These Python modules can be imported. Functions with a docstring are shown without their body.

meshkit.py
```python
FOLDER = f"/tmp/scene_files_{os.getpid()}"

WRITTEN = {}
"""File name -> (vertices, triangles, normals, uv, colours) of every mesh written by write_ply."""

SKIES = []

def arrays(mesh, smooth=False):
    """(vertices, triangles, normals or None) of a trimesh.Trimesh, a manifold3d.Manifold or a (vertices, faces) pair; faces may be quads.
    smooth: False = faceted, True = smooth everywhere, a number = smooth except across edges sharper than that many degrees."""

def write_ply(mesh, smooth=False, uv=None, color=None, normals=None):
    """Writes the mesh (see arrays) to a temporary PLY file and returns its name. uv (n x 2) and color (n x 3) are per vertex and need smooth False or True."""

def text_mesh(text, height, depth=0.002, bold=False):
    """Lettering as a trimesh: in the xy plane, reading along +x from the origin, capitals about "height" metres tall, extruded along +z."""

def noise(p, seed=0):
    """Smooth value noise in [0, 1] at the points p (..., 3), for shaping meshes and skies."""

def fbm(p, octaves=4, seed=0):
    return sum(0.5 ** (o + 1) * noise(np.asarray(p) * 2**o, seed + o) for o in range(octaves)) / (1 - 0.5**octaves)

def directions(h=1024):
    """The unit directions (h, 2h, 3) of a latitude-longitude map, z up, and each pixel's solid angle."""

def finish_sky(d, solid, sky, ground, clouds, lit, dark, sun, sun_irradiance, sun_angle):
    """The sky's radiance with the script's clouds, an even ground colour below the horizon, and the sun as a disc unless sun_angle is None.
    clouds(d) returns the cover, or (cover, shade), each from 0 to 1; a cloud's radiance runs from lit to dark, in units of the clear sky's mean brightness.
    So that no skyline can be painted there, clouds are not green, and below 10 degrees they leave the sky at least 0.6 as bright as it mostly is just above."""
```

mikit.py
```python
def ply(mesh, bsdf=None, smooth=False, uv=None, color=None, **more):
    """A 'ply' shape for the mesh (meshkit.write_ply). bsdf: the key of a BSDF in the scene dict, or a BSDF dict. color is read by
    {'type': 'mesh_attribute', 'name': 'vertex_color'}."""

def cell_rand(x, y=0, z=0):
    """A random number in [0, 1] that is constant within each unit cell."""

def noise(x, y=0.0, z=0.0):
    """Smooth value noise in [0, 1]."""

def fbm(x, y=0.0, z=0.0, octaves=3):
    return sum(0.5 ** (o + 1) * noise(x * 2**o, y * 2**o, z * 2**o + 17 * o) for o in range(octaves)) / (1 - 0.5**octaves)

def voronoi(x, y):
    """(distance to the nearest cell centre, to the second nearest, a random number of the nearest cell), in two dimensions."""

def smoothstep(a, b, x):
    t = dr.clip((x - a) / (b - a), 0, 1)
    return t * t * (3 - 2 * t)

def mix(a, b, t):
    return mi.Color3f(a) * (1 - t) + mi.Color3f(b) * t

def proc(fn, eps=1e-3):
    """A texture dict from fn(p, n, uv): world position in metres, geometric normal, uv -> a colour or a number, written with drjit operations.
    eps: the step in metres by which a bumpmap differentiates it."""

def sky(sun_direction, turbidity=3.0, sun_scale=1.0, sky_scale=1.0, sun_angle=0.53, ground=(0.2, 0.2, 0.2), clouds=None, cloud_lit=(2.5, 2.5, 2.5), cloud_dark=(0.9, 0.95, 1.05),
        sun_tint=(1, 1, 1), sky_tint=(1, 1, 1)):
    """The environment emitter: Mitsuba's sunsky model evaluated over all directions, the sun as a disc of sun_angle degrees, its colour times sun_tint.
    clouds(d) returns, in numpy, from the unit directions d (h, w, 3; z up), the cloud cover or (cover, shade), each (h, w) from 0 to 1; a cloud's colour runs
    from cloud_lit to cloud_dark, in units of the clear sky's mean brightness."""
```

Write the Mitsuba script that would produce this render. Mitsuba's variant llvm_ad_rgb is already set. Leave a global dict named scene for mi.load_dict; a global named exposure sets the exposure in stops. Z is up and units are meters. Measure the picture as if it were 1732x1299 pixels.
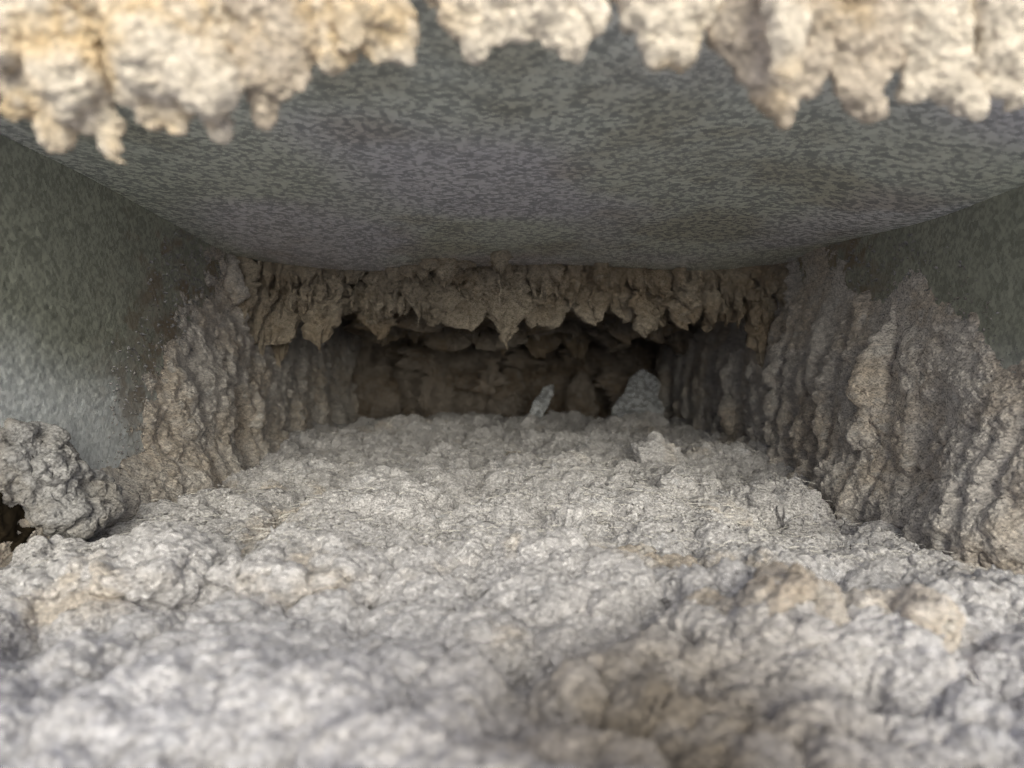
import math
import numpy as np, trimesh, drjit as dr, mitsuba as mi
import mikit, meshkit
from mikit import proc, noise, fbm, voronoi, smoothstep, mix
from scipy.spatial import cKDTree
from scipy.ndimage import gaussian_filter

T = mi.ScalarTransform4f
scene, labels = {"type": "scene"}, {}

# ------------------------------------------------------------------ camera, light, exposure
CAM_Z = 0.075                      # lens height above the bottom sheet of the duct
FPX, CX, CY = 1359.0, 866.0, 649.5   # focal length and centre in pixels of the photograph (used for measuring)
scene["camera"] = {
    "type": "thinlens", "fov": 2 * math.degrees(math.atan(CX / FPX)), "fov_axis": "x",
    "aperture_radius": 0.00095, "focus_distance": 0.30, "near_clip": 0.005, "far_clip": 50.0,
    "to_world": T().look_at(origin=[0, 0, CAM_Z], target=[0, 1, CAM_Z], up=[0, 0, 1]),
}
scene["sky"] = mikit.sky([0.10, -0.97, 0.235], turbidity=3, sun_scale=0.36, sky_scale=0.8, sun_angle=36, ground=(0.68, 0.68, 0.70),
                         clouds=lambda d: 1.0, cloud_lit=(0.97, 0.99, 1.13), cloud_dark=(0.9, 0.9, 0.9), sun_tint=(0.71, 1.0, 1.82))
exposure = 3.72

# ------------------------------------------------------------------ measuring and mesh tools
HALF = 0.15                        # half the width of the duct
MOUTH, BACK = 0.125, 0.78


def at(px, py, d):
    """The point at depth d that the photograph shows at pixel (px, py)."""
    return np.array([(px - CX) / FPX * d, d, CAM_Z + (CY - py) / FPX * d])


def sm(a, b, x):
    t = np.clip((np.asarray(x, float) - a) / (b - a), 0, 1)
    return t * t * (3 - 2 * t)


def nz(p, s, seed=0, octaves=3):
    return meshkit.fbm(np.asarray(p) / s, octaves, seed) * 2 - 1


def normals(v, f):
    n = np.zeros_like(v)
    c = np.cross(v[f[:, 1]] - v[f[:, 0]], v[f[:, 2]] - v[f[:, 0]])
    for k in range(3):
        n += np.stack([np.bincount(f[:, k], c[:, a], len(v)) for a in range(3)], 1)
    return n / np.maximum(np.linalg.norm(n, axis=1, keepdims=True), 1e-20)


def domes(v, s, seed, stretch=(1, 1, 1)):
    """Cauliflower relief in [0, 1]: domes of size s round seeds that lie on the surface itself."""
    rng = np.random.default_rng(seed)
    q = v * np.asarray(stretch, float)
    area = np.prod(np.sort(np.ptp(q, axis=0))[1:]) * 1.6
    n = int(np.clip(area / s**2, 4, 150000))
    pts = q[rng.integers(0, len(q), n)] + rng.normal(0, 0.25 * s, (n, 3))
    d, i = cKDTree(pts).query(q, k=1, workers=-1)
    r = s * (0.75 + 0.5 * rng.random(n))[i]
    return np.sqrt(np.clip(1 - (d / r) ** 2, 0, 1)) * (0.6 + 0.4 * rng.random(n)[i])


def crumb(v, f, amps, seed, fuzz=0.0006, fuzz_s=0.0016, frac=0.0026, frac_s=0.008):
    """Pushes a surface out into crumbly lint: amps is a list of (dome size, height), frac the height of fractal relief."""
    if frac:
        v = v + normals(v, f) * (nz(v, frac_s, seed + 55, 5) * 1.5 * frac)[:, None]
    for k, (s, a) in enumerate(amps):
        v = v + normals(v, f) * ((domes(v, s, seed + 11 * k) - 0.55) * (a(v) if callable(a) else a))[:, None]
    if fuzz:
        d = np.stack([nz(v, fuzz_s, seed + 101 + k, 3) for k in range(3)], 1)
        v = v + d * fuzz + normals(v, f) * (np.abs(nz(v, fuzz_s * 1.7, seed + 77, 2)) * fuzz * 1.5)[:, None]
    return v, f


def iso(fn, lo, hi, h):
    """Surface nets: (vertices, triangles) of fn(p) = 0 inside the box."""
    n = np.maximum(np.ceil((np.asarray(hi) - lo) / h).astype(int) + 1, 4)
    g = np.stack(np.meshgrid(*[lo[k] + h * np.arange(n[k]) for k in range(3)], indexing="ij"), -1)
    F = fn(g.reshape(-1, 3)).reshape(n)
    F[0], F[-1], F[:, 0], F[:, -1], F[:, :, 0], F[:, :, -1] = (np.maximum(a, h * 0.1) for a in (F[0], F[-1], F[:, 0], F[:, -1], F[:, :, 0], F[:, :, -1]))
    m = n - 1
    acc, cnt = np.zeros((*m, 3)), np.zeros(m)
    corner = [(a, b, c) for a in (0, 1) for b in (0, 1) for c in (0, 1)]
    part = lambda o: F[o[0]:o[0] + m[0], o[1]:o[1] + m[1], o[2]:o[2] + m[2]]
    for p in corner:
        for ax in range(3):
            if p[ax] == 0:
                q = tuple(1 if k == ax else p[k] for k in range(3))
                a, b = part(p), part(q)
                hit = (a < 0) != (b < 0)
                t = np.where(hit, a / np.where(a == b, 1, a - b), 0)
                for k in range(3):
                    acc[..., k] += np.where(hit, p[k] + (t if k == ax else 0), 0)
                cnt += hit
    on = cnt > 0
    idx = -np.ones(m, int)
    idx[on] = np.arange(on.sum())
    v = (np.argwhere(on) + acc[on] / cnt[on][:, None]) * h + lo
    quads = []
    for ax in range(3):
        b, c = [(1, 2), (2, 0), (0, 1)][ax]
        sl = [slice(None)] * 3
        sl[ax] = slice(0, m[ax]); s2 = list(sl); s2[ax] = slice(1, m[ax] + 1)
        A, B = F[tuple(sl)], F[tuple(s2)]
        e = np.argwhere((A < 0) != (B < 0))
        e = e[(e[:, b] > 0) & (e[:, c] > 0) & (e[:, b] < m[b]) & (e[:, c] < m[c])]
        ub, uc = np.eye(3, dtype=int)[b], np.eye(3, dtype=int)[c]
        q = np.stack([idx[tuple((e - o).T)] for o in (ub + uc, uc, 0 * ub, ub)], 1)
        inside = A[tuple(e.T)] < 0
        quads.append(np.where(inside[:, None], q, q[:, ::-1]))
    q = np.vstack(quads)
    return v, np.vstack([q[:, [0, 1, 2]], q[:, [0, 2, 3]]])


def blob(balls, h, k=0.004, wob=0.0, wob_s=0.01, seed=0):
    """One continuous lump: the smooth union of ellipsoids [(centre, radii)], its surface warped by noise."""
    C = np.array([np.asarray(c, float) for c, _ in balls])
    R = np.array([np.broadcast_to(np.asarray(r, float), 3) for _, r in balls])
    pad = 3 * h + wob * 1.5
    lo, hi = (C - R).min(0) - pad, (C + R).max(0) + pad

    def fn(p):
        p = p + (np.stack([nz(p, wob_s, seed + j, 2) for j in range(3)], 1) * wob if wob else 0)
        out = np.full(len(p), 1.0)
        for c, r in zip(C, R):
            d = (np.linalg.norm((p - c) / r, axis=1) - 1) * r.min()
            e = np.maximum(k - np.abs(out - d), 0) / k
            out = np.minimum(out, d) - e * e * k * 0.25
        return out
    return iso(fn, lo, hi, h)


def grid_faces(nu, nv, flip=False):
    i, j = np.meshgrid(np.arange(nu - 1), np.arange(nv - 1), indexing="ij")
    a = (i * nv + j).ravel()
    q = np.stack([a, a + nv, a + nv + 1, a + 1], 1)
    if flip:
        q = q[:, ::-1]
    return np.vstack([q[:, [0, 1, 2]], q[:, [0, 2, 3]]])


def sheet(P, N, t):
    """A sheet of thickness t from a grid of points P (nu, nv, 3): front face along N, back face, and rim, one closed mesh."""
    nu, nv = P.shape[:2]
    f = grid_faces(nu, nv)
    v = np.vstack([P.reshape(-1, 3), (P - N * t).reshape(-1, 3)])
    n = nu * nv
    ring = np.concatenate([np.arange(nv), np.arange(1, nu) * nv + nv - 1, (nu - 1) * nv + np.arange(nv - 2, -1, -1), np.arange(nu - 2, 0, -1) * nv])
    r2 = np.roll(ring, -1)
    rim = np.vstack([np.stack([ring, ring + n, r2 + n], 1), np.stack([ring, r2 + n, r2], 1)])
    m = trimesh.Trimesh(v, np.vstack([f, f[:, ::-1] + n, rim]), process=False)
    trimesh.repair.fix_normals(m)
    return m


def key_for(name):
    if name not in scene:
        return name
    k = 1
    while f"{name}_{k:03d}" in scene:
        k += 1
    return f"{name}_{k:03d}"


def add(name, mesh, bsdf, label=None, category=None, group=None, kind=None, smooth=True, parent=None):
    key = key_for((parent + "__" if parent else "") + name)
    scene[key] = mikit.ply(mesh, bsdf, smooth=smooth)
    d = {k: x for k, x in dict(label=label, category=category, group=group, kind=kind).items() if x}
    if d:
        labels[key] = d
    return key


# ------------------------------------------------------------------ materials
def lint_colour(grey, tan, blue, tan_from, tan_to, patch=38.0, stain=False):
    def fn(p, n, uv):
        big = fbm(p.x * patch, p.y * patch, p.z * patch, 3)
        mid = fbm(p.x * 170 + 9, p.y * 170, p.z * 170, 3)
        fine = 0.5 * fbm(p.x * 700, p.y * 700 + 5, p.z * 700, 3) + 0.5 * noise(p.x * 1900, p.y * 1900, p.z * 1900)
        c = mix(grey, tan, smoothstep(tan_from, tan_to, big * 0.65 + mid * 0.35))
        c = mix(c, blue, smoothstep(0.60, 0.78, mid) * 0.5)
        if stain:      # browner lint, with a cast shadow painted into the same patch
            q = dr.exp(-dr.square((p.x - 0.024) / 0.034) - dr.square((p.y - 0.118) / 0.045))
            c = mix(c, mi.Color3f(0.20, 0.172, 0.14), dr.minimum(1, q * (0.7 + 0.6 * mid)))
        return c * dr.clip(1.9 * fine + 0.05, 0.35, 1.6)  # fibre tones, contrast raised to stand in for shade between crumbs
    return proc(fn)


def lint_bump(p, n, uv):
    return fbm(p.x * 800, p.y * 800, p.z * 800, 4)


def lint(name, *colours, **more):
    scene[name] = {"type": "twosided", "inner": {"type": "bumpmap", "arbitrary": {**proc(lint_bump, 2e-4)}, "scale": 0.0016,
                   "inner": {"type": "principled", "base_color": lint_colour(*colours, **more), "roughness": 0.95, "specular": 0.15, "sheen": 0.4}}}


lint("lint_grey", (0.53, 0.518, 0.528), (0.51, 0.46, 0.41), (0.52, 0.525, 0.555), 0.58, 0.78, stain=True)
lint("lint_wall", (0.52, 0.49, 0.465), (0.47, 0.415, 0.36), (0.50, 0.50, 0.50), 0.42, 0.66)
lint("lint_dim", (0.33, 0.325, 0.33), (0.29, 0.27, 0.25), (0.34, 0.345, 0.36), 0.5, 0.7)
lint("lint_tan", (0.385, 0.335, 0.27), (0.30, 0.24, 0.175), (0.42, 0.385, 0.33), 0.40, 0.66)
lint("lint_back_shade", (0.23, 0.20, 0.175), (0.16, 0.125, 0.095), (0.27, 0.26, 0.25), 0.40, 0.64)  # brown lint, darkened to put the recess shade into its colour
lint("lint_fawn", (0.45, 0.39, 0.32), (0.40, 0.31, 0.20), (0.47, 0.43, 0.38), 0.46, 0.66)  # browner than the cream lint, for the darker fringe clumps
lint("lint_umber", (0.42, 0.385, 0.35), (0.37, 0.315, 0.26), (0.45, 0.445, 0.44), 0.42, 0.66)
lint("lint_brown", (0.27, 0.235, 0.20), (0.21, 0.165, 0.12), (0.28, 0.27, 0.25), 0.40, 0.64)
lint("lint_cream", (0.58, 0.52, 0.435), (0.52, 0.40, 0.245), (0.60, 0.56, 0.51), 0.46, 0.66)


def zinc_colour(p, n, uv):
    # spangled, dusty zinc: crystals of every grey, dust flecks, broad green and violet casts, a few brown stains
    wx, wy = p.x * 420 + 1.6 * fbm(p.x * 300, p.y * 300, 1, 2), p.y * 420 + 1.6 * fbm(p.x * 300 + 50, p.y * 300, 2, 2)
    cell = voronoi(wx, wy)[2]
    v = 0.42 * cell + 0.58 * smoothstep(0.36, 0.64, fbm(p.x * 700, p.y * 600, p.z * 700, 4))
    cast = fbm(p.x * 11 + 3.1, p.y * 11, p.z * 11 + 8, 2)
    dirt = fbm(p.x * 26 + 1, p.y * 26, 3, 4)
    c = mix((0.44, 0.455, 0.475), (0.95, 0.955, 0.96), smoothstep(0.10, 0.90, v)) * mix((0.95, 0.99, 0.90), (1.0, 0.99, 1.05), smoothstep(0.38, 0.62, cast))
    c = c * mix((0.80, 0.77, 0.73), (1, 1, 1), smoothstep(0.30, 0.55, dirt))
    return c


def zinc_bump(p, n, uv):
    return fbm(p.x * 330, p.y * 240, p.z * 330, 3)


scene["zinc"] = {"type": "twosided", "inner": {"type": "bumpmap", "arbitrary": proc(zinc_bump, 3e-4), "scale": 0.0006,
                 "inner": {"type": "principled", "base_color": proc(zinc_colour), "roughness": 0.4, "metallic": 0.2, "specular": 0.4}}}


def wall_zinc_colour(p, n, uv):
    # the side sheets: the same zinc, greenish with old dust near the top, low front painted brighter and bluer as sky light, brown where rust has crept
    wy, wz = p.y * 330 + 1.5 * fbm(p.y * 250, p.z * 250, 1, 2), p.z * 330 + 1.5 * fbm(p.y * 250, p.z * 250, 60, 2)
    fleck = 0.30 + 0.20 * voronoi(wy, wz)[2] + 0.22 * smoothstep(0.30, 0.70, fbm(p.x * 700, p.y * 900, p.z * 620, 4))
    big = fbm(p.x * 25, p.y * 25 + 4, p.z * 25, 3)
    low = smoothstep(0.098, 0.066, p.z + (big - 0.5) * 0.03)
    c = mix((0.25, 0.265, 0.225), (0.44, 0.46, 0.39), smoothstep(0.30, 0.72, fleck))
    skylit = mix((0.55, 0.59, 0.61), (0.87, 0.91, 0.93), smoothstep(0.30, 0.72, fleck))
    c = mix(c, skylit, low * smoothstep(0.37, 0.30, p.y))
    rust = smoothstep(0.47, 0.62, 0.55 * fbm(p.x * 60, p.y * 60 + 40, p.z * 60, 5) + 0.45 * fbm(p.x * 210, p.y * 210, p.z * 210, 4)) * smoothstep(0.28, 0.35, p.y + 0.06 * (big - 0.5))
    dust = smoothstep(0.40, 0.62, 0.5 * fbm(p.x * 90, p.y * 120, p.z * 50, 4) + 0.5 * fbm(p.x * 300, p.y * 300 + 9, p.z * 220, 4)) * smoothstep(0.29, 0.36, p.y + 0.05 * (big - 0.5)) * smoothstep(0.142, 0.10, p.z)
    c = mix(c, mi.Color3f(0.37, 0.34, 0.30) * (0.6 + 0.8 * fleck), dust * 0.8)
    return mix(c, mi.Color3f(0.27, 0.22, 0.17) * (0.6 + 0.8 * fleck), rust * 0.9)


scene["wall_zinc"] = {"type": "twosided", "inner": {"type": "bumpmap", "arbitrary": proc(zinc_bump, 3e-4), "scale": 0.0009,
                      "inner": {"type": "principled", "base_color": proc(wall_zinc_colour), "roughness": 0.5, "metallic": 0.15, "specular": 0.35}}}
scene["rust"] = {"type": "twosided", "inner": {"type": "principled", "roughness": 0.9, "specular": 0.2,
                 "base_color": proc(lambda p, n, uv: mix((0.016, 0.012, 0.007), (0.035, 0.025, 0.014), fbm(p.x * 300, p.y * 300, p.z * 300, 4)))}}  # rust brown taken near black, the dark of the hollow painted in
scene["bright_zinc"] = {"type": "twosided", "inner": {"type": "principled", "roughness": 0.38, "metallic": 0.2, "specular": 0.5,
                        "base_color": proc(lambda p, n, uv: mix((0.34, 0.355, 0.385), (0.80, 0.83, 0.88), smoothstep(0.35, 0.65, fbm(p.x * 420, p.y * 420, p.z * 420, 4))))}}

# ------------------------------------------------------------------ the duct
def ceil_z(x, y):
    """Underside of the top sheet: it sags in two shallow bellies towards the step, then turns up."""
    x, y = np.broadcast_arrays(np.asarray(x, float), np.asarray(y, float))
    u = x / HALF
    z = CAM_Z + 0.0735 - 0.0055 * sm(0.26, 0.43, y)
    z = z - 0.0042 * (1 - u**2) * sm(0.13, 0.36, y)
    z = z - 0.0025 * np.exp(-((x + 0.085) / 0.045) ** 2 - ((y - 0.42) / 0.06) ** 2) - 0.003 * np.exp(-((x - 0.105) / 0.05) ** 2 - ((y - 0.43) / 0.06) ** 2)
    z = z + 0.0012 * np.sin(x * 31 + 1) * sm(0.3, 0.42, y)
    z = z - 0.016 * sm(0.45, 1.0, u) ** 1.5 * sm(0.42, 0.26, y)
    return z + 0.42 * np.maximum(y - 0.437, 0) ** 1.0 * sm(0.43, 0.47, y)


xs = np.linspace(-HALF - 0.0005, HALF + 0.0005, 61)
ys = np.linspace(MOUTH, BACK, 121)
X, Y = np.meshgrid(xs, ys, indexing="ij")
Z = np.minimum(ceil_z(X, Y), CAM_Z + 0.082)
P = np.stack([X, Y, Z], -1)
DUCT = "metal_duct"
labels[DUCT] = {"label": "grey spangled sheet metal duct whose sagging top and sides enclose the lint", "category": "duct"}
add("top_panel", sheet(P, np.array([0, 0, -1.0]), 0.0009), "zinc", parent=DUCT, label="spangled grey top sheet with a shallow sag")


def wall_x(y, z, side):
    b = 0.0015 * np.sin(y * 14 + side) + 0.002 * (meshkit.noise(np.stack([y * 9, z * 12, 0 * y + side], -1)) - 0.5)
    corner = np.maximum(z - (CAM_Z + 0.058), 0)          # rounded towards the top sheet
    return side * (HALF + b - (11.0 * corner**2 if side > 0 else 1.0 * corner**2))


for side in (-1, 1):
    ys2, zs2 = np.linspace(0.13, BACK, 100), np.linspace(-0.002, CAM_Z + 0.086, 50)
    Y, Z = np.meshgrid(ys2, zs2, indexing="ij")
    P = np.stack([wall_x(Y, Z, side), Y, Z], -1)
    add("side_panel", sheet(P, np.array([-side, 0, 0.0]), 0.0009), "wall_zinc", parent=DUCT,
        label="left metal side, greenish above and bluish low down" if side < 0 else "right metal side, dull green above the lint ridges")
add("bottom_panel", trimesh.creation.box(bounds=[[-HALF - 0.004, 0.03, -0.004], [HALF + 0.004, BACK + 0.001, -0.0025]]), "wall_zinc", parent=DUCT, smooth=False)
add("back_panel", trimesh.creation.box(bounds=[[-HALF - 0.004, BACK + 0.0015, -0.004], [HALF + 0.004, BACK + 0.0025, CAM_Z + 0.09]]), "wall_zinc", parent=DUCT, smooth=False)

# ------------------------------------------------------------------ the bed of lint
def bed_z(x, y):
    x, y = np.broadcast_arrays(np.asarray(x, float), np.asarray(y, float))
    p = np.stack([x, y, 0 * x], -1)
    u = np.abs(x) / HALF
    z = 0.0205 + 0.0205 * sm(0.12, 0.62, y) * (1 - 0.55 * u**12) + 0.003 * (1 - u**2)
    z = z + 0.0075 * nz(p, 0.055, 5, 3)
    z = z - 0.0085 * sm(0.12, 0.5, nz(p, 0.017, 6, 3)) * sm(-0.2, 0.3, nz(p, 0.06, 7, 2)) - 0.004 * sm(0.15, 0.5, nz(p, 0.007, 8, 2))
    z = z + 0.007 * sm(0.82, 1.0, u) * sm(0.36, 0.48, y)
    z = z - 0.010 * np.exp(-((x - 0.150) / 0.018) ** 2) * sm(0.34, 0.22, y)                      # gutter along the right wall
    z = z - 0.011 * np.exp(-((x + 0.140) / 0.014) ** 2 - ((y - 0.247) / 0.03) ** 2)               # hollow under the left lump
    for (px, py, d, r, a) in HILLS:
        c = at(px, py, d)
        z = z + a * np.exp(-(((x - c[0]) / r) ** 2 + ((y - c[1]) / (r * 1.3)) ** 2))
    for (cx, cy, r, a) in PITS:
        z = z - 0.8 * a * np.exp(-(((x - cx) / (1.15 * r)) ** 2 + ((y - cy) / (r * 1.9)) ** 2) ** 1.2)
    return z


PITS = []
HILLS = [(1290, 1000, 0.160, 0.015, 0.0065), (1000, 780, 0.36, 0.05, 0.004), (640, 860, 0.30, 0.02, 0.004), (200, 960, 0.21, 0.02, 0.005)]
for px, py, r, a in [(1235, 1018, .0045, .012), (1420, 1020, .0060, .014), (1430, 940, .0065, .013), (1160, 893, .0050, .009), (1325, 908, .0045, .009), (400, 962, .0060, .014), (390, 985, .0050, .012),
                     (620, 985, .0045, .010), (735, 980, .0035, .010), (225, 1070, .0060, .010), (25, 1120, .0070, .011), (1010, 1090, .0060, .006), (1650, 960, .0070, .011), (800, 1000, .0040, .007),
                     (480, 900, .0050, .008), (900, 900, .0040, .006), (1540, 1010, .0050, .009), (300, 940, .0050, .008), (720, 880, .0045, .007), (560, 1150, .0045, .006), (1250, 850, .0060, .009), (1060, 960, .004, .007)]:
    ds = np.linspace(0.09, 0.6, 400)      # where the sight line through the pixel meets the bed
    q = np.stack([(px - CX) / FPX * ds, ds, CAM_Z + (CY - py) / FPX * ds], 1)
    k = int(np.argmax(q[:, 2] < bed_z(q[:, 0], q[:, 1]) - 0.001))
    PITS.append((q[k, 0], q[k, 1], r, a))
xs = np.linspace(-0.1535, 0.1535, 620)
ys = np.exp(np.linspace(math.log(0.062), math.log(BACK), 780))
X, Y = np.meshgrid(xs, ys, indexing="ij")
v = np.stack([X, Y, bed_z(X, Y)], -1).reshape(-1, 3)
f = grid_faces(620, 780)
v, f = crumb(v, f, [(0.026, 0.0080), (0.013, lambda q: 0.0052 + 0.0030 * sm(0.22, 0.40, q[:, 1])), (0.0055, lambda q: 0.0034 + 0.0012 * sm(0.2, 0.40, q[:, 1])), (0.0026, 0.0019), (0.0013, 0.0007)], 3, fuzz=0.0004, fuzz_s=0.0016, frac=0.0040, frac_s=0.010)
v = gaussian_filter(v.reshape(620, 780, 3), (1.1, 1.1, 0), mode="nearest").reshape(-1, 3)      # soft, without folds
v = v + normals(v, f) * (0.0014 * nz(v, 0.0015, 401, 2) + 0.0009 * domes(v, 0.0016, 402))[:, None]
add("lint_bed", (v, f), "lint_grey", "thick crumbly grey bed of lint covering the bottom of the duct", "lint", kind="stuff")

def fibres(v, n, seed, ymax):
    """Short curled hairs of lint lying on the surface points v: slim three-sided tubes, all one mesh."""
    rng = np.random.default_rng(seed)
    ok = np.flatnonzero((v[:, 1] > 0.21) & (v[:, 1] < ymax))
    o = v[rng.choice(ok, n)]
    a, L, bend = rng.random(n) * 6.28, rng.uniform(0.0015, 0.006, n), rng.normal(0, 1.2, n)
    s = np.linspace(0, 1, 4)[None, :]
    ang = a[:, None] + bend[:, None] * s
    up = rng.uniform(0.0, 0.5, n)[:, None]
    step = np.stack([np.cos(ang), np.sin(ang), up * np.cos(s * 3)], -1) * (L / 3)[:, None, None]
    c = o[:, None] + np.cumsum(step, 1) + [0, 0, 0.0003]
    r = rng.uniform(0.00005, 0.00011, n)[:, None, None]
    side = np.stack([-np.sin(ang), np.cos(ang), 0 * ang], -1)
    tri = np.stack([c + side * r, c - side * r, c + np.array([0, 0, 1]) * r * 1.6], 2)      # n, 4, 3, 3
    base = (np.arange(n) * 12)[:, None]
    f = []
    for k in range(3):
        for j in range(3):
            p, q = k * 3 + j, k * 3 + (j + 1) % 3
            f += [[p, q, q + 3], [p, q + 3, p + 3]]
    return tri.reshape(-1, 3), (base[:, :, None] + np.array(f)[None]).reshape(-1, 3)


scene["fibre"] = {"type": "twosided", "inner": {"type": "principled", "base_color": {"type": "rgb", "value": [0.66, 0.64, 0.61]}, "roughness": 0.5, "specular": 0.4}}
add("lint_fibres", fibres(v, 9000, 8, 0.6), "fibre", "fine loose pale fibres strewn over the lint bed", "fibres", kind="stuff", smooth=False)

def crumbs(v, n, seed, ymax, size=1.0):
    """Loose granules of lint lying all over the bed: rough eight-sided grains, all one mesh."""
    rng = np.random.default_rng(seed)
    ok = np.flatnonzero((v[:, 1] > 0.075) & (v[:, 1] < ymax))
    o = v[rng.choice(ok, n)]
    r = (0.00022 + 0.0009 * rng.random(n) ** 3) * np.clip(o[:, 1] / 0.25, 0.5, 1.3) * size
    base = np.array([[1, 0, 0], [0, 1, 0], [-1, 0, 0], [0, -1, 0], [0, 0, 1], [0, 0, -1.0]])
    pts = o[:, None] + (base[None] + rng.normal(0, 0.35, (n, 6, 3))) * r[:, None, None] * [1.2, 1.2, 0.9] + [0, 0, 0.0001]
    f = np.array([[0, 1, 4], [1, 2, 4], [2, 3, 4], [3, 0, 4], [1, 0, 5], [2, 1, 5], [3, 2, 5], [0, 3, 5]])
    return pts.reshape(-1, 3), ((np.arange(n) * 6)[:, None, None] + f[None]).reshape(-1, 3)


add("lint_crumbs", crumbs(v, 40000, 9, 0.7), "lint_grey", "countless tiny loose grains of grey lint scattered over the lint bed", "lint", kind="stuff")

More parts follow.
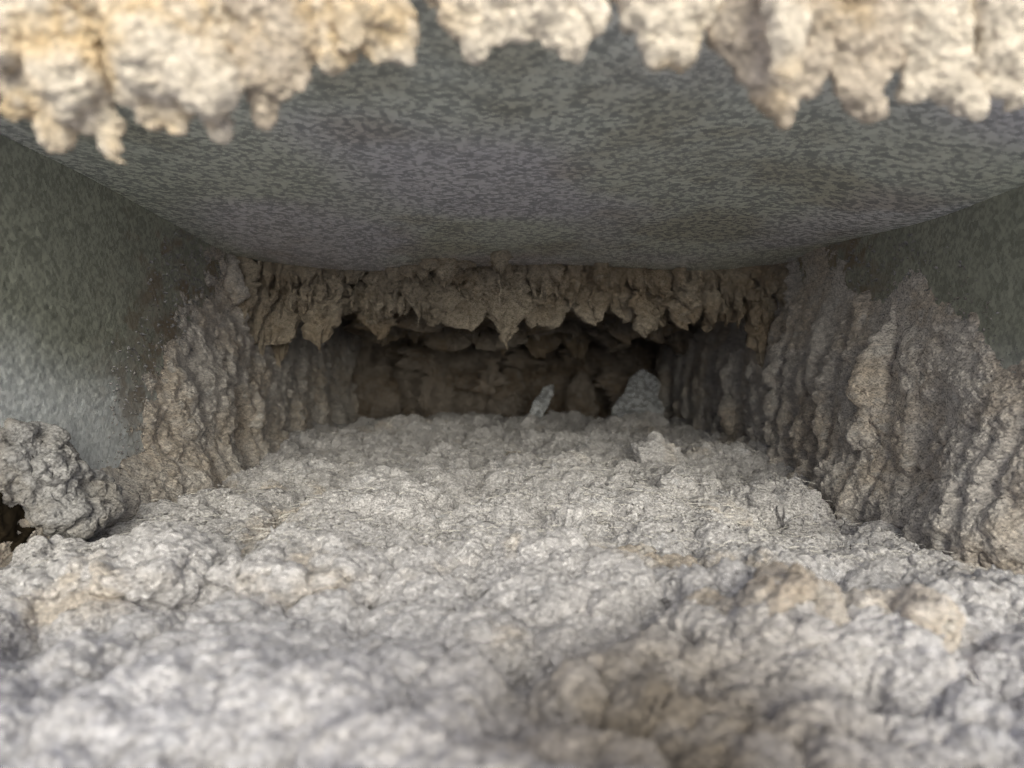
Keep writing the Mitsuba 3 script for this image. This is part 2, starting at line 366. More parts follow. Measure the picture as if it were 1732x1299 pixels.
# ------------------------------------------------------------------ lint stuck to the side walls
def coating(side):
    ys2, zs2 = np.linspace(0.20, BACK - 0.002, 500), np.linspace(0.012, CAM_Z + 0.072, 180)
    Y, Z = np.meshgrid(ys2, zs2, indexing="ij")
    p = np.stack([0 * Y + side, Y, Z], -1)
    n1, n2 = nz(p, 0.03, 21 + side, 3), nz(p, 0.007, 31 + side, 3)
    zr = Z - CAM_Z
    wave = p + np.stack([0 * Y, 0.006 * nz(p, 0.025, 81 + side, 2), 0 * Y], -1)
    ribs = 0.55 - np.abs(nz(wave * [1, 1, 0.07], 0.021, 82 + side, 3)) * 1.8
    if side < 0:
        edge = 0.326 - 0.02 * sm(-0.02, -0.045, zr) + 0.030 * sm(0.0, 0.05, zr)
        cover = sm(-0.03, 0.06 + 0.09 * sm(-0.01, 0.04, zr), Y - edge + 0.025 * n1 + 0.012 * n2) * (1 - 0.55 * sm(0.03, 0.065, zr) * sm(0.46, 0.38, Y))
        t = -0.0030 + 0.0040 * np.sqrt(cover) + cover**1.4 * (0.0030 + 0.0105 * ribs) + 0.0026 * n2 * np.sqrt(cover)
        t = t + 0.009 * sm(-0.026, -0.046, zr + 0.006 * n2) * sm(0.2, 0.26, Y)
    else:
        top = 0.056 - 0.055 * sm(0.43, 0.22, Y)
        cover = sm(0.035, -0.06, zr - top + 0.025 * n1 + 0.012 * n2)
        t = -0.0030 + 0.0040 * np.sqrt(cover) + cover**1.4 * (0.0030 + 0.0185 * ribs) + 0.0026 * n2 * np.sqrt(cover)
        t = t + 0.007 * sm(-0.026, -0.046, zr + 0.006 * n2)
    t = t + 0.004 * sm(0.42, 0.6, Y)
    t = t * sm(0.203, 0.232, Y) - 0.006 * sm(0.222, 0.205, Y)
    v = np.stack([wall_x(Y, Z, side) - side * t, Y, Z], -1).reshape(-1, 3)
    f = grid_faces(len(ys2), len(zs2), flip=side < 0)
    f = f[:, ::-1] if normals(v, f)[:, 0].mean() * side > 0 else f
    thick = lambda q: sm(-0.002, 0.011, np.abs(wall_x(q[:, 1], q[:, 2], side)) - np.abs(q[:, 0]))
    v, f = crumb(v, f, [(0.0065, lambda q: 0.0006 + 0.0032 * thick(q)), (0.0028, lambda q: 0.0008 + 0.0014 * thick(q))], 40 + side, fuzz=0.0005, frac=0.0010)
    bare = (cover > 0.01) & (t < 0.0014)
    w0 = np.stack([wall_x(Y, Z, side) - side * 0.0002, Y, Z], -1)[bare]
    add("lint_specks", crumbs(w0, 1500, 300 + side, 0.7, 0.6), "lint_dim", "fine lint specks dusting the bare metal round the " + ("left" if side < 0 else "right") + " wall lint", "lint", kind="stuff")
    keep = (np.abs(v[:, 0]) < np.abs(wall_x(v[:, 1], v[:, 2], side)) + 0.0008)[f].any(1)
    m = trimesh.Trimesh(v, f[keep], process=False)
    m.remove_unreferenced_vertices()
    add("lint_coating", m, "lint_wall", ("brownish lint stuck to the left metal wall" if side < 0 else "greyish brown lint stuck to the right metal wall"), "lint", kind="stuff")


coating(-1)
coating(1)


def ridge(side, px, y_top, y_bot, d, width, out, label, mat="lint_wall", seed=0, lean=0.0):
    """One upright ridge of lint grown on a side wall: a wavering chain of ellipsoids, widest low down."""
    rng = np.random.default_rng(seed)
    z0, z1 = at(px, y_bot, d)[2], at(px, y_top, d)[2]
    n = max(5, int((z1 - z0) / (width * 0.8)))
    balls, wy = [], 0
    for k in range(n):
        s = k / (n - 1)
        wy = 0.7 * wy + rng.normal(0, 0.0028)
        z = z0 + (z1 - z0) * s
        w = width * (0.85 + 0.6 * rng.random()) * (1.15 - 0.4 * s)
        o = out * (0.85 + 0.5 * rng.random()) * (1.15 - (0.85 if side < 0 else 0.7) * s**2)
        y = d + wy + lean * (1 - s)
        x = wall_x(np.array(y), np.array(z), side) - side * (o * 0.30 + 0.002 * (1 - s) - (1.1 if side < 0 else 0.6) * out * s**2.5)
        balls.append(((float(x), y, z), (o * 0.62, w * 0.42 * (1 - 0.5 * s**3), max(width, (z1 - z0) / n) * (0.8 + 0.3 * rng.random()))))
    v, f = blob(balls, 0.0013, 0.004, 0.003, 0.011, seed)
    v, f = crumb(v, f, [(0.0050, 0.0030), (0.0023, 0.0016)], seed, fuzz=0.0006)
    add("lint_ridge", (v, f), mat, label, "lint ridge", "lint ridges on the left wall" if side < 0 else "lint ridges on the right wall")


order = ["nearest", "second", "third", "fourth", "fifth", "sixth", "seventh", "eighth", "ninth", "tenth", "eleventh", "twelfth", "thirteenth"]
RIGHT = [(1712, 690, 900, .243, .009, .007), (1640, 670, 880, .264, .009, .007), (1578, 620, 830, .287, .010, .008), (1520, 520, 735, .313, .010, .014),
         (1480, 500, 800, .334, .009, .010), (1440, 510, 790, .356, .010, .013), (1398, 500, 780, .385, .009, .011), (1355, 470, 770, .418, .011, .014),
         (1310, 470, 740, .460, .010, .013), (1275, 480, 700, .505, .012, .014), (1235, 520, 715, .56, .012, .012), (1205, 540, 700, .615, .014, .014), (1172, 545, 690, .69, .018, .018)]
for k, (px, a, b, d, w, o) in enumerate(RIGHT):
    what = {3: "pinkish and proudest", 0: "at the edge", 12: "at the back"}.get(k, "crumbly and upright")
    ridge(1, px, a, b, d, w, o, f"{order[k]} lint ridge from the front, right wall, {what}", "lint_wall", 500 + 7 * k)
LEFT = [(270, 700, 815, .343, .009, .004), (306, 640, 820, .363, .011, .005), (352, 570, 810, .398, .012, .007), (398, 540, 790, .436, .011, .010), (440, 560, 770, .480, .012, .011),
        (478, 560, 760, .528, .012, .011), (515, 580, 750, .585, .013, .012), (550, 590, 735, .645, .014, .012), (585, 590, 700, .715, .016, .014)]
for k, (px, a, b, d, w, o) in enumerate(LEFT):
    what = {0: "thin beside bare metal", 2: "tan with a toothed far edge", 8: "dim, beside the dark back"}.get(k, "soft and upright")
    ridge(-1, px, a, b, d, w, o, f"{order[k]} lint ridge from the front on the left wall, {what}", "lint_wall", 700 + 7 * k)

# ------------------------------------------------------------------ lumps lying on the bed
def lump(name, balls, mat, label, seed, h=0.0011, amps=((0.006, 0.0040), (0.0026, 0.0022)), wob=0.004):
    v, f = blob(balls, h, 0.006, wob, 0.014, seed)
    v, f = crumb(v, f, list(amps), seed, fuzz=0.0007)
    add(name, (v, f), mat, label, "lint lump", "lint lumps on the bed")


def resting(px, py, d, r):
    """Balls round the point seen at (px, py), sunk into the bed below it."""
    c = at(px, py, d)
    c[2] = bed_z(c[0], c[1]) + 0.15 * r
    return c


def heap(px, d, r, tall, mat, label, seed, n=5):
    rng = np.random.default_rng(seed)
    c = resting(px, 0, d, r)
    balls = [(c, (r, r, tall))]
    for k in range(n):
        a = rng.random() * 6.28
        o = np.array([math.cos(a), math.sin(a), 0]) * r * (0.5 + 0.5 * rng.random())
        balls.append((c + o + [0, 0, tall * 0.2 * rng.random()], np.array([1, 1, tall / r]) * r * (0.35 + 0.3 * rng.random())))
    lump("lint_lump", balls, mat, label, seed)


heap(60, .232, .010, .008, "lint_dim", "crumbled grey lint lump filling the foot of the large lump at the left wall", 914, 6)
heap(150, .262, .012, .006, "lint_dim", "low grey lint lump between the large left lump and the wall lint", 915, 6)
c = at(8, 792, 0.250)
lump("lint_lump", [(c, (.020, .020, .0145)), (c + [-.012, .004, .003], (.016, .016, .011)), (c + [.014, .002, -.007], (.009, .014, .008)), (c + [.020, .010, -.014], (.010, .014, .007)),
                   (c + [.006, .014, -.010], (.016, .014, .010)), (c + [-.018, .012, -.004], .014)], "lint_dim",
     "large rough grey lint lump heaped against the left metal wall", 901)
heap(1105, .40, .010, .0125, "lint_grey", "pointed grey lint lump right of the middle of the bed, below the far opening", 902)
heap(640, .315, .008, .009, "lint_grey", "small peaked lint lump left of the middle of the bed", 903)
heap(1225, .165, .0060, .0050, "lint_umber", "small brownish lint lump at the left of the low mound in the right foreground", 904, 5)
heap(1330, .158, .0065, .0042, "lint_umber", "brownish lint lump on top of the low mound in the right foreground", 916, 5)
heap(1500, .160, .0070, .0045, "lint_wall", "tan lint lump right of the low mound in the right foreground", 905, 5)
heap(1075, .215, .010, .0045, "lint_wall", "low yellowish lint lump left of and behind the brownish foreground lump", 906, 6)
heap(260, .205, .015, .007, "lint_grey", "broad pale lint lump in the left foreground beside a dark hollow", 907, 7)
heap(530, .20, .012, .006, "lint_grey", "pale rounded lint lump just right of the left dark hollow", 908, 6)
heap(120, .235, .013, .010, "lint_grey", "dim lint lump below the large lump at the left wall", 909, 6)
heap(1290, .50, .018, .016, "lint_wall", "far lint lump banked up against the foot of the right wall ridges", 910, 7)
heap(1075, .585, .014, .008, "lint_grey", "far grey lint lump half burying the wider piece of bare metal", 912, 5)
heap(900, .60, .007, .004, "lint_grey", "far small lint lump at the foot of the bright metal strip", 913, 4)
heap(880, .44, .005, .004, "lint_tan", "small yellowish lint lump below the bright metal strip", 911, 4)

# rusty hollow under the large left lump: a patch with its dark painted in
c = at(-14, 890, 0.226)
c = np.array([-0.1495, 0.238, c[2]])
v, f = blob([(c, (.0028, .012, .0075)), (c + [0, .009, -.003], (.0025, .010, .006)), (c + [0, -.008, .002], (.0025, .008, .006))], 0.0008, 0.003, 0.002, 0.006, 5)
add("painted_rusty_hollow", crumb(v, f, [(0.003, 0.001)], 5), "rust", "rusty brown patch painted dark as the hollow under the large left lump", "rust")

# ------------------------------------------------------------------ the lint hanging across the far opening
def flake(cx, y_top, y_bot, w_px, d, seed, mat="lint_tan", tip=0.5, thick=0.0045, tilt=0.0, label=None, name="lint_flake", group="lint flakes in the far hanging curtain", ragged=1.0, nu=26, nv=34):
    """A ragged scale of lint that hangs down from (cx, y_top) to a lobed tip at y_bot, domed in front, closed all round."""
    rng = np.random.default_rng(seed)
    a, b = at(cx, y_top, d), at(cx, y_bot, d)
    L, W = a[2] - b[2], w_px / FPX * d / 2
    u, s = np.meshgrid(np.linspace(-1, 1, nu), np.linspace(0, 1, nv), indexing="ij")
    th = np.arcsin(np.clip(u, -1, 1)) / (np.pi / 2)
    uu = np.sign(u) * np.abs(u) ** 0.8
    prof = (0.8 + 0.2 * np.sin(s * 2.6)) * np.clip(1 - s ** (2.8 + 7 * (1 - tip)), 0, 1) ** (0.36 + 0.42 * tip)
    lobe = np.abs(np.sin(u * rng.uniform(2.2, 4.5) + rng.uniform(0, 6)))
    q = np.stack([s * L / 0.006 + seed * 3.7, np.sign(u) * 2 + 5.0, 0 * s], -1)
    prof = prof * (1 + ragged * 1.7 * (meshkit.fbm(q * 1.5, 4, seed) - 0.5) * np.abs(u))
    drop = L * (s - 0.28 * (1 - 0.75 * tip) * lobe * s**2 + ragged * 0.16 * s * (meshkit.fbm(np.stack([u * 2.2 + seed, 0 * u, 0 * u], -1), 2, seed) - 0.5) * 2)
    x = a[0] + uu * W * prof + 0.12 * W * np.sin(s * 3 + seed)
    edge = np.sqrt(np.clip(1 - u**2, 0, 1)) * np.sqrt(np.clip(1 - s**6, 0, 1)) * (0.35 + 0.65 * s**0.5)
    curl = 0.22 * W * u**2 * rng.uniform(-0.4, 1) + tilt * s * L - 0.15 * L * s**2 * rng.uniform(-0.3, 0.7)
    F = np.stack([x, d + curl - edge * thick, a[2] - drop], -1)
    B = np.stack([x, d + curl + edge * thick * 0.5 + 0.0002, a[2] - drop], -1)
    n = nu * nv
    v = np.vstack([F.reshape(-1, 3), B.reshape(-1, 3)])
    f = np.vstack([grid_faces(nu, nv, flip=True), grid_faces(nu, nv) + n])
    ring = np.concatenate([np.arange(nv), np.arange(1, nu) * nv + nv - 1, (nu - 1) * nv + np.arange(nv - 2, -1, -1), np.arange(nu - 2, 0, -1) * nv])
    r2 = np.roll(ring, -1)
    f = np.vstack([f, np.stack([ring, ring + n, r2 + n], 1), np.stack([ring, r2 + n, r2], 1)])
    wob = np.stack([nz(v, 0.0045, seed + j, 3) for j in range(3)], 1) * [0.0012, 0.0016, 0.0012]
    v = v + wob + np.stack([nz(v, 0.0013, seed + 9 + j, 2) for j in range(3)], 1) * 0.0005
    m = trimesh.Trimesh(v, f, process=False)
    if m.volume < 0:
        m.invert()
    add(name, m, mat, label or "ragged tan lint flake among the scales of the curtain hanging across the far opening", "lint flake", group)


xs2 = np.linspace(at(404, 0, .455)[0], at(1346, 0, .455)[0], 500)
ss = np.linspace(0, 1, 110)
X, S = np.meshgrid(xs2, ss, indexing="ij")
q1 = np.stack([X, 0 * X, 0 * X], -1)
low = CAM_Z + 0.038 + 0.010 * nz(q1, 0.022, 71, 2) + 0.006 * nz(q1, 0.006, 72, 3) + 0.012 * np.exp(-((X - at(598, 0, .455)[0]) / 0.006) ** 2)
Zc = (CAM_Z + 0.074) * (1 - S) + low * S
pz = np.stack([X, 0 * X, Zc], -1)
rel = 0.013 * (0.5 - np.abs(nz(pz * [1, 1, 0.22], 0.0055, 73, 4))) + 0.007 * nz(pz, 0.02, 74, 2) - 0.006 * S
hole = (nz(pz * [1, 1, 0.55], 0.0075, 75, 2) < -0.42) & (S < 0.97) & (S > 0.03)
Pf = np.stack([X, 0.453 - rel, Zc], -1)
m = sheet(Pf, np.array([0, -1.0, 0]), 0.004)
bad = np.concatenate([hole.ravel(), hole.ravel()])
v, f = crumb(np.array(m.vertices), np.array(m.faces), [(0.0035, 0.0012)], 76, fuzz=0.0006, fuzz_s=0.0013, frac=0.0014, frac_s=0.005)
m = trimesh.Trimesh(v, f[~bad[f].any(1)], process=False)
add("lint_curtain", m, "lint_tan", "continuous stringy tan curtain of lint hung across the far opening behind its flakes", "lint", kind="stuff")

NAMED = [  # cx, top, bottom, width, depth, tip, label
    (545, 452, 588, 78, .447, .8, "broad tan lint flake at the left of the far curtain with a split pointed tip"),
    (478, 440, 596, 80, .455, .4, "leftmost long lint flake of the far curtain, merging with the left wall lint"),
    (640, 505, 570, 62, .475, .9, "brown lint flake hanging aslant beside the black gap in the far curtain"),
    (660, 440, 512, 50, .450, .3, "rounded lint flake above the slanting brown one right of the black gap"),
    (705, 440, 528, 66, .446, .8, "lint flake with a thin thread at its tip, third right of the black gap"),
    (790, 455, 560, 104, .448, .5, "widest lint flake of the far curtain, left of the long pointed one"),
    (860, 470, 588, 56, .442, .95, "long pointed lint flake hanging lowest at the middle of the far curtain"),
    (935, 440, 548, 80, .450, .45, "broad blunt lint flake right of the long pointed one"),
    (1008, 450, 553, 60, .445, .5, "lobed lint flake in the middle right of the far curtain"),
    (1052, 440, 545, 64, .452, .5, "lint flake just left of the small dangling one in the far curtain"),
    (1090, 522, 572, 32, .440, .85, "small pale lint flake dangling by itself under the far curtain"),
    (1118, 440, 538, 56, .450, .5, "lint flake just right of the small dangling one in the far curtain"),
    (1162, 450, 556, 66, .446, .6, "brown lint flake with an oblique tip right of the dangling one"),
    (1235, 440, 554, 74, .455, .5, "wide lint flake near the right end of the far curtain"),
    (1286, 430, 610, 46, .452, .3, "rightmost long lint strip of the far curtain, running down to the wall ridges"),
]
for k, (cx, a, b, w, d, tip, lab) in enumerate(NAMED):
    flake(cx, a - 12, b, w * 1.1, d, 1000 + k, tip=tip if tip > .75 else tip * .5, label=lab, nu=34, nv=54, thick=0.006)
for k, (cx, a, b, w, d) in enumerate([(388, 440, 520, 44, .42), (408, 432, 545, 50, .43), (432, 430, 575, 54, .442), (452, 450, 600, 40, .452), (420, 470, 610, 40, .46), (470, 480, 612, 44, .47)]):
    flake(cx, a, b, w, d, 1200 + k, mat="lint_wall" if k in (0, 4) else "lint_tan", tip=.4, thick=.006, label="lint flake bridging the left end of the far curtain and the wall lint", group="flakes at the left end of the far curtain")
for k, (cx, a, b, w, d) in enumerate([(1312, 430, 500, 40, .445), (1335, 436, 530, 44, .44), (1352, 445, 560, 44, .43), (1322, 470, 590, 30, .455), (1372, 450, 540, 40, .42)]):
    flake(cx, a, b, w, d, 1230 + k, mat="lint_wall" if k > 1 else "lint_tan", tip=.4, thick=.006, label="lint flake bridging the right end of the far curtain and the wall lint", group="flakes at the right end of the far curtain")
rng = np.random.default_rng(44)
x = 425.0
while x < 1335:          # the upper rows: short stringy scales packed side by side
    w = rng.uniform(16, 40)
    gap = 588 < x < 612
    if not gap:
        flake(x + w / 2, 418 + rng.uniform(-4, 4), rng.uniform(470, 520), w * 1.35, .447 + rng.uniform(-.008, .006), int(rng.integers(1e6)), tip=rng.uniform(.2, .9), thick=.004,
              label="short ragged lint flake in the upper rows of the far curtain", group="short upper flakes of the far curtain")
    x += w * 0.62
for k in range(105):      # scales stuck all over the front of the curtain
    cx, yt = rng.uniform(430, 1325), rng.uniform(418, 500)
    if 580 < cx < 622 and yt > 430:
        continue
    h = rng.uniform(18, 52)
    flake(cx, yt, yt + h, rng.uniform(0.35, 1.1) * h, .4435 + rng.uniform(-.006, .002), int(rng.integers(1e6)), tip=rng.uniform(.1, .8), thick=rng.uniform(.002, .0045), tilt=rng.uniform(-.25, .05),
          label="small crusty lint scale stuck to the front of the far curtain", group="crusty scales on the far curtain", nu=20, nv=26, ragged=1.4)
x = 430.0
while x < 1330:
    w = rng.uniform(40, 80)
    if not 575 < x + w / 2 < 625:
        flake(x + w / 2, 430, rng.uniform(505, 550), w * 1.3, .468 + rng.uniform(-.004, .008), int(rng.integers(1e6)), tip=rng.uniform(.2, .7), thick=.006,
              label="brownish lint flake in the second layer behind the front of the far curtain", group="second layer of the far curtain")
    x += w * 0.7
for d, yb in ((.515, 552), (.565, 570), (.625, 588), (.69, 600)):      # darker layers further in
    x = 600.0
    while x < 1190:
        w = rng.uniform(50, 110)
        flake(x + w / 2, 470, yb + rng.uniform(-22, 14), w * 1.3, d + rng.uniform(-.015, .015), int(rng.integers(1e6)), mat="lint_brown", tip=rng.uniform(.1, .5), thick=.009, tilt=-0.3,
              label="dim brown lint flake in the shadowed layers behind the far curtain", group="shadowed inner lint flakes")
        x += w * 0.75
for k in range(26):      # lint that has crept forward along the sagging top sheet
    cx = rng.normal(760, 60) if k < 16 else rng.normal(1030, 60)
    d = rng.uniform(.392, .44) if k < 16 else rng.uniform(.425, .445)
    c = at(cx, 0, d)
    yt = CY - (float(ceil_z(c[0], d)) - CAM_Z + 0.001) / d * FPX
    flake(cx, yt, yt + rng.uniform(18, 50), rng.uniform(14, 34), d, int(rng.integers(1e6)), tip=rng.uniform(.4, .9), thick=.004, label="small brown lint flake clinging to the sagging top sheet above the far curtain",
          group="small flakes on the top sheet", nu=18, nv=24)


def strand(pts, r, mat, label, seed, group="single lint strands"):
    p = np.array(pts)
    s = np.linspace(0, 1, 40)
    q = np.stack([np.interp(s, np.linspace(0, 1, len(p)), p[:, k]) for k in range(3)], 1)
    q += np.stack([nz(q, 0.006, seed + k, 2) for k in range(3)], 1) * 0.0012
    rad = r * (1.3 - 0.8 * s) * (1 + 0.5 * nz(q, 0.003, seed + 8, 2))
    ang = np.linspace(0, 2 * np.pi, 8, endpoint=False)
    ring = np.stack([np.cos(ang), np.sin(ang), 0 * ang], 1)
    v = (q[:, None] + ring[None] * rad[:, None, None]).reshape(-1, 3)
    f = []
    for i in range(39):
        for j in range(8):
            a, b = i * 8 + j, i * 8 + (j + 1) % 8
            f += [[a, a + 8, b + 8], [a, b + 8, b]]
    m = trimesh.Trimesh(v, np.array(f), process=False)
    m.fix_normals()
    add("lint_strand", m, mat, label, "lint strand", group)


strand([at(438, 425, .432), at(440, 440, .432), at(437, 455, .431), at(432, 466, .430)], .0007, "lint_cream", "pale curling lint strand at the left end of the far curtain", 1)
strand([at(705, 520, .44), at(707, 535, .44), at(706, 552, .44)], .0003, "lint_cream", "thin lint thread hanging from a flake right of the black gap", 2)
strand([at(845, 470, .432), at(846, 490, .432), at(844, 512, .432)], .0005, "lint_cream", "thin upright lint strand above the long pointed flake", 3)
strand([at(915, 465, .434), at(920, 482, .432), at(916, 502, .434)], .0006, "lint_tan", "forked tan lint strand in the middle of the far curtain", 4)
strand([at(1000, 500, .434), at(1010, 482, .432), at(1028, 470, .434)], .0006, "lint_tan", "slanting tan lint strand in the right half of the far curtain", 5)
strand([at(1088, 450, .434), at(1092, 475, .434), at(1090, 500, .434)], .0006, "lint_tan", "upright tan lint strand above the small dangling flake", 6)

rng = np.random.default_rng(66)
for k in range(46):
    cx, yt = rng.uniform(440, 1320), rng.uniform(495, 525)
    if 578 < cx < 622:
        continue
    flake(cx, yt, yt + rng.uniform(18, 44), rng.uniform(9, 22), rng.uniform(.438, .456), int(rng.integers(1e6)), tip=rng.uniform(.5, .95), thick=rng.uniform(.002, .004), label="narrow lint drip hanging from the lower edge of the far curtain",
          group="narrow drips under the far curtain", nu=14, nv=26)
rng = np.random.default_rng(77)
for k in range(96):
    px, py = rng.uniform(425, 1330), rng.uniform(432, 505)
    h, lean = rng.uniform(10, 34), rng.normal(0, 6)
    d = .437 + rng.uniform(-.003, .003)
    strand([at(px, py, d + .004), at(px + lean * .4, py + h * .4, d), at(px + lean, py + h, d + .002)], rng.uniform(.0004, .0015), "lint_tan", "thin tan lint strand running down the front of the far curtain", 90 + k, "strands down the far curtain")

# ------------------------------------------------------------------ the lint-choked back of the duct
xs2, zs2 = np.linspace(-HALF + 0.002, HALF - 0.002, 330), np.linspace(0.02, CAM_Z + 0.07, 150)
X, Z = np.meshgrid(xs2, zs2, indexing="ij")
p = np.stack([X, 0 * X, Z], -1)
Yb = 0.758 - 0.016 * sm(0.075, 0.04, Z) + 0.016 * nz(p, 0.035, 61, 3) + 0.012 * nz(p * [1, 1, 0.35], 0.012, 62, 2) * sm(0.075, 0.05, Z) + 0.010 * np.abs(nz(p * [0.4, 1, 1], 0.010, 64, 2)) * sm(0.055, 0.08, Z)
v = np.stack([X, Yb, Z], -1).reshape(-1, 3)
f = grid_faces(330, 150)
f = f[:, ::-1] if normals(v, f)[:, 1].mean() > 0 else f
v, f = crumb(v, f, [(0.014, 0.008), (0.006, 0.004)], 63, fuzz=0.001, fuzz_s=0.003)
add("lint_blockage", (v, f), "lint_back_shade", "dark brown wall of lint choking the far back of the duct", "lint", kind="stuff")


for k, (px, a, b, w) in enumerate([(640, 640, 695, 56), (745, 610, 705, 42), (860, 650, 700, 60), (985, 655, 705, 46)]):
    d = .715 + .012 * (k % 3)
    c0, c1, r = at(px, b, d), at(px, a, d), w / FPX * d / 2
    rg = np.random.default_rng(3000 + k)
    balls = [(c0 + (c1 - c0) * t + rg.normal(0, .003, 3) * [1, 1, 0], (r * rg.uniform(.7, 1.25) * (1.15 - .5 * t), .010, r * 1.1)) for t in np.linspace(0, 1, 6)]
    v, f = crumb(*blob(balls, .0016, .005, .004, .012, 3000 + k), [(.008, .006), (.003, .002)], 3000 + k, fuzz=.0008)
    add("lint_stump", (v, f), "lint_back_shade", f"{['leftmost', 'second', 'third', 'fourth', 'fifth', 'sixth', 'seventh'][k]} lint stump from the left against the dark back of the duct", "lint stump", "lint stumps at the back")


rng = np.random.default_rng(123)
for k in range(17):      # scalloped ledges of lint on the back
    cx, yt, d = rng.uniform(610, 1130), rng.uniform(585, 655), rng.uniform(.675, .735)
    flake(cx, yt, yt + rng.uniform(22, 60), rng.uniform(18, 70), d, int(rng.integers(1e6)), mat="lint_back_shade", tip=rng.uniform(.1, .7), thick=.006, tilt=-.3, ragged=1.6,
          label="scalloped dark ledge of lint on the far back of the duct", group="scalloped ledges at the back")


def plate(pts, t, mat, name, label, cat):
    """A thin bent scrap: a polygon given by its corners in order, made into a closed plate."""
    p = np.array(pts)
    c = p.mean(0)
    fan = np.vstack([p, [c + [0, -0.002, 0]]])
    n = len(p)
    f = np.array([[i, (i + 1) % n, n] for i in range(n)])
    v2 = np.vstack([fan, fan + [0, t, 0]])
    f2 = f[:, ::-1] + n + 1
    rim = np.array([[i, i + n + 1, (i + 1) % n + n + 1] for i in range(n)] + [[i, (i + 1) % n + n + 1, (i + 1) % n] for i in range(n)])
    m = trimesh.Trimesh(v2, np.vstack([f, f2, rim]), process=False)
    m = m.subdivide().subdivide().subdivide().subdivide()
    m.vertices += np.stack([nz(m.vertices, 0.010, k, 4) for k in range(3)], 1) * [0.0016, 0.0026, 0.0016]
    m.fix_normals()
    add(name, m, mat, label, cat, smooth=40)


plate([at(888, 716, .64), at(912, 716, .64), at(936, 668, .66), at(936, 650, .665), at(920, 654, .665), at(902, 682, .65)], 0.0015, "bright_zinc", "metal_scrap", "narrow bright strip of bare metal leaning at the back of the duct", "metal scrap")
plate([at(1030, 716, .64), at(1118, 716, .64), at(1126, 694, .65), at(1112, 670, .66), at(1120, 650, .665), at(1104, 634, .67), at(1086, 624, .67), at(1066, 640, .665), at(1056, 664, .66), at(1036, 688, .65)], 0.0015, "bright_zinc", "metal_scrap", "wider dull grey piece of bare metal at the back right", "metal scrap")

# ------------------------------------------------------------------ the blurred fringe at the front edge of the top sheet
def fringe(balls_px, label, seed, d=MOUTH, mat="lint_cream"):
    """A hanging clump from balls given as (px, py, radius in px, depth offset)."""
    balls, rng = [], np.random.default_rng(seed)
    balls_px = balls_px + [(b[0], y, max(b[2] * 0.9, 34), *b[3:]) for b in balls_px if b[1] - b[2] < 10 for y in (-50, -100, -146)]      # up to the edge of the sheet
    base, tries = list(balls_px), 0
    while tries < 60 and len(balls_px) < len(base) + 30:      # ragged teeth along the lower outline
        tries += 1
        px, py, r, *o = base[rng.integers(len(base))]
        a = rng.uniform(0.7, 2.4)
        x, y = px + (r - 4) * math.cos(a), py + (r - 4) * math.sin(a)
        if y < 30 or any((x - b[0]) ** 2 + (y + 14 - b[1]) ** 2 < b[2] ** 2 for b in base):
            continue
        q, lean = rng.uniform(9, 15), rng.normal(0, 3)
        balls_px = balls_px + [(x + lean * j, y + j * q * 0.75, q * (1 - 0.22 * j), *o) for j in range(3)]
    for (px, py, r, *o) in balls_px:
        dd = d + (o[0] if o else 0)
        R = r / FPX * dd
        balls.append((at(px, py - 8, dd), (R, R * 0.9, R * 1.1)))
    v, f = blob(balls, 0.0006, 0.0014, 0.0010, 0.0035, seed)
    v, f = crumb(v, f, [(0.0046, 0.0011), (0.0017, 0.0006)], seed, fuzz=0.0004, fuzz_s=0.0009, frac=0.0012, frac_s=0.004)
    add("lint_clump", (v, f), mat, label, "lint clump", "cream lint clumps hanging at the front edge")


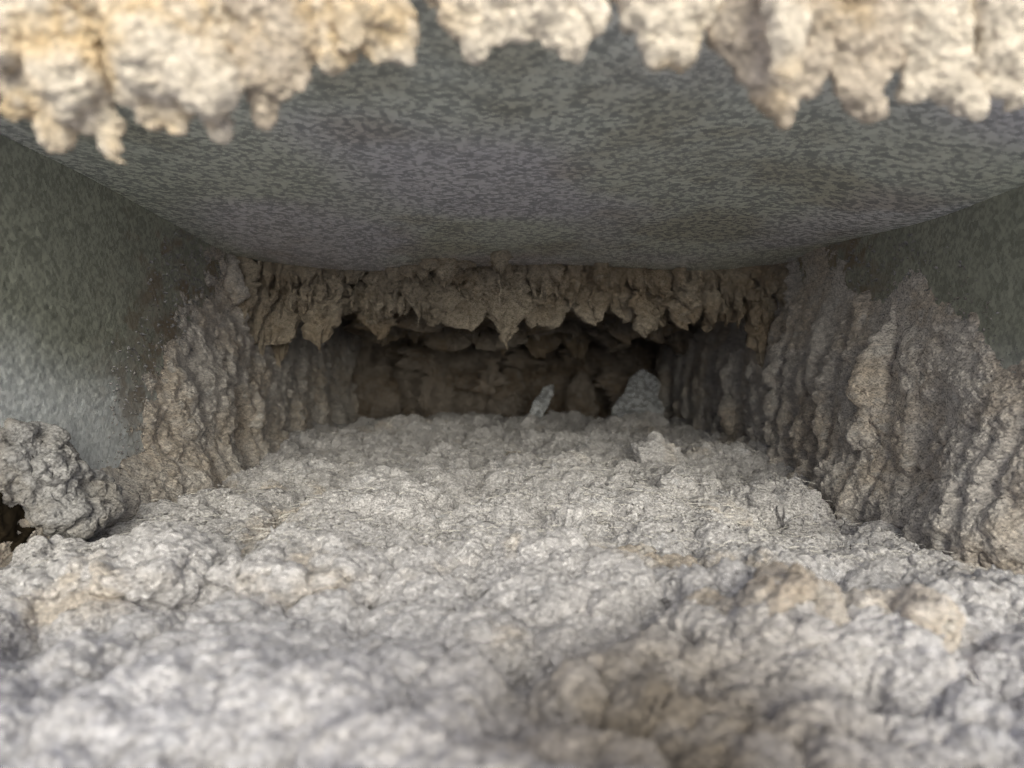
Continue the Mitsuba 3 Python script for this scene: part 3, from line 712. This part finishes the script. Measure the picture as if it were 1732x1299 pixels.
fringe([(-60, 20, 110), (20, 80, 70), (60, 150, 55), (-60, 120, 60), (10, 40, 80, -.006), (110, 40, 80, -.004), (110, 130, 60, -.005), (150, 190, 42), (192, 225, 20), (190, 244, 13), (189, 258, 8), (100, 200, 26), (85, 212, 14), (-150, 60, 90)],
       "large cream lint clump at the top left corner whose tip hangs lowest", 2001)
fringe([(250, 20, 90), (270, 90, 80, -.005), (330, 60, 80), (290, 150, 50), (350, 140, 60, -.006), (370, 190, 24), (255, 185, 32), (372, 208, 13), (220, 100, 60), (310, 180, 26)],
       "broad pale lint clump right of the lowest tip at top left", 2002)
fringe([(430, 10, 70), (440, 70, 60), (440, 130, 42, -.003), (480, 100, 42), (450, 170, 18), (500, 115, 20), (515, 60, 40), (408, 120, 30)], "darker tan lint clump between the left mass and the middle fringe", 2003, mat="lint_fawn")
fringe([(575, 0, 60), (560, 60, 34), (590, 40, 32, -.004), (620, 50, 34), (565, 88, 10), (650, 20, 48), (680, 62, 26), (682, 88, 12), (640, 72, 16)], "cream lint clump left of the first notch in the top fringe", 2004)
fringe([(738, -12, 26), (790, -10, 50), (770, 20, 26), (800, 50, 22), (806, 74, 9), (840, 10, 46), (850, 34, 22)], "small cream lint clump between two notches at the top middle", 2005)
fringe([(920, -10, 56), (950, 30, 30), (972, 55, 18), (972, 74, 13), (1000, 20, 26), (905, 30, 24), (880, 20, 20)], "cream lint clump with a round drop at its tip left of the deepest notch", 2006)
fringe([(1090, -10, 50), (1110, 40, 36), (1135, 62, 26), (1120, 78, 14), (1160, 40, 32), (1190, 0, 46), (1150, 80, 10)], "rounded yellowish lint clump right of the deepest notch", 2007)
fringe([(1270, 0, 60), (1250, 60, 40), (1280, 110, 38), (1310, 140, 30), (1330, 165, 14), (1332, 178, 10), (1365, 120, 30), (1380, 50, 50), (1240, 90, 20)], "wide brownish lint clump with a pointed tip, behind the pale drop at top right", 2008, mat="lint_fawn")
fringe([(1330, 0, 36), (1332, 45, 32), (1332, 80, 26), (1334, 104, 17)], "smooth pale lint drop hanging in front at the top right", 2009, d=MOUTH - 0.012)
fringe([(1440, 0, 70), (1440, 70, 52), (1430, 120, 30), (1465, 130, 32), (1468, 160, 14), (1470, 174, 11), (1490, 60, 40)], "tan lint clump with a narrow tip right of the pale drop", 2010, mat="lint_fawn")
fringe([(1570, 0, 80), (1580, 80, 55), (1560, 120, 34), (1545, 140, 18), (1610, 130, 36), (1625, 160, 18), (1590, 155, 15), (1520, 60, 30), (1638, 172, 11)], "pale pinkish lint clump near the top right corner", 2011)
fringe([(1700, 0, 90), (1700, 80, 60), (1680, 125, 24), (1740, 110, 50), (1720, 140, 18), (1800, 60, 90), (1800, 120, 40)], "lint clump filling the top right corner", 2012)
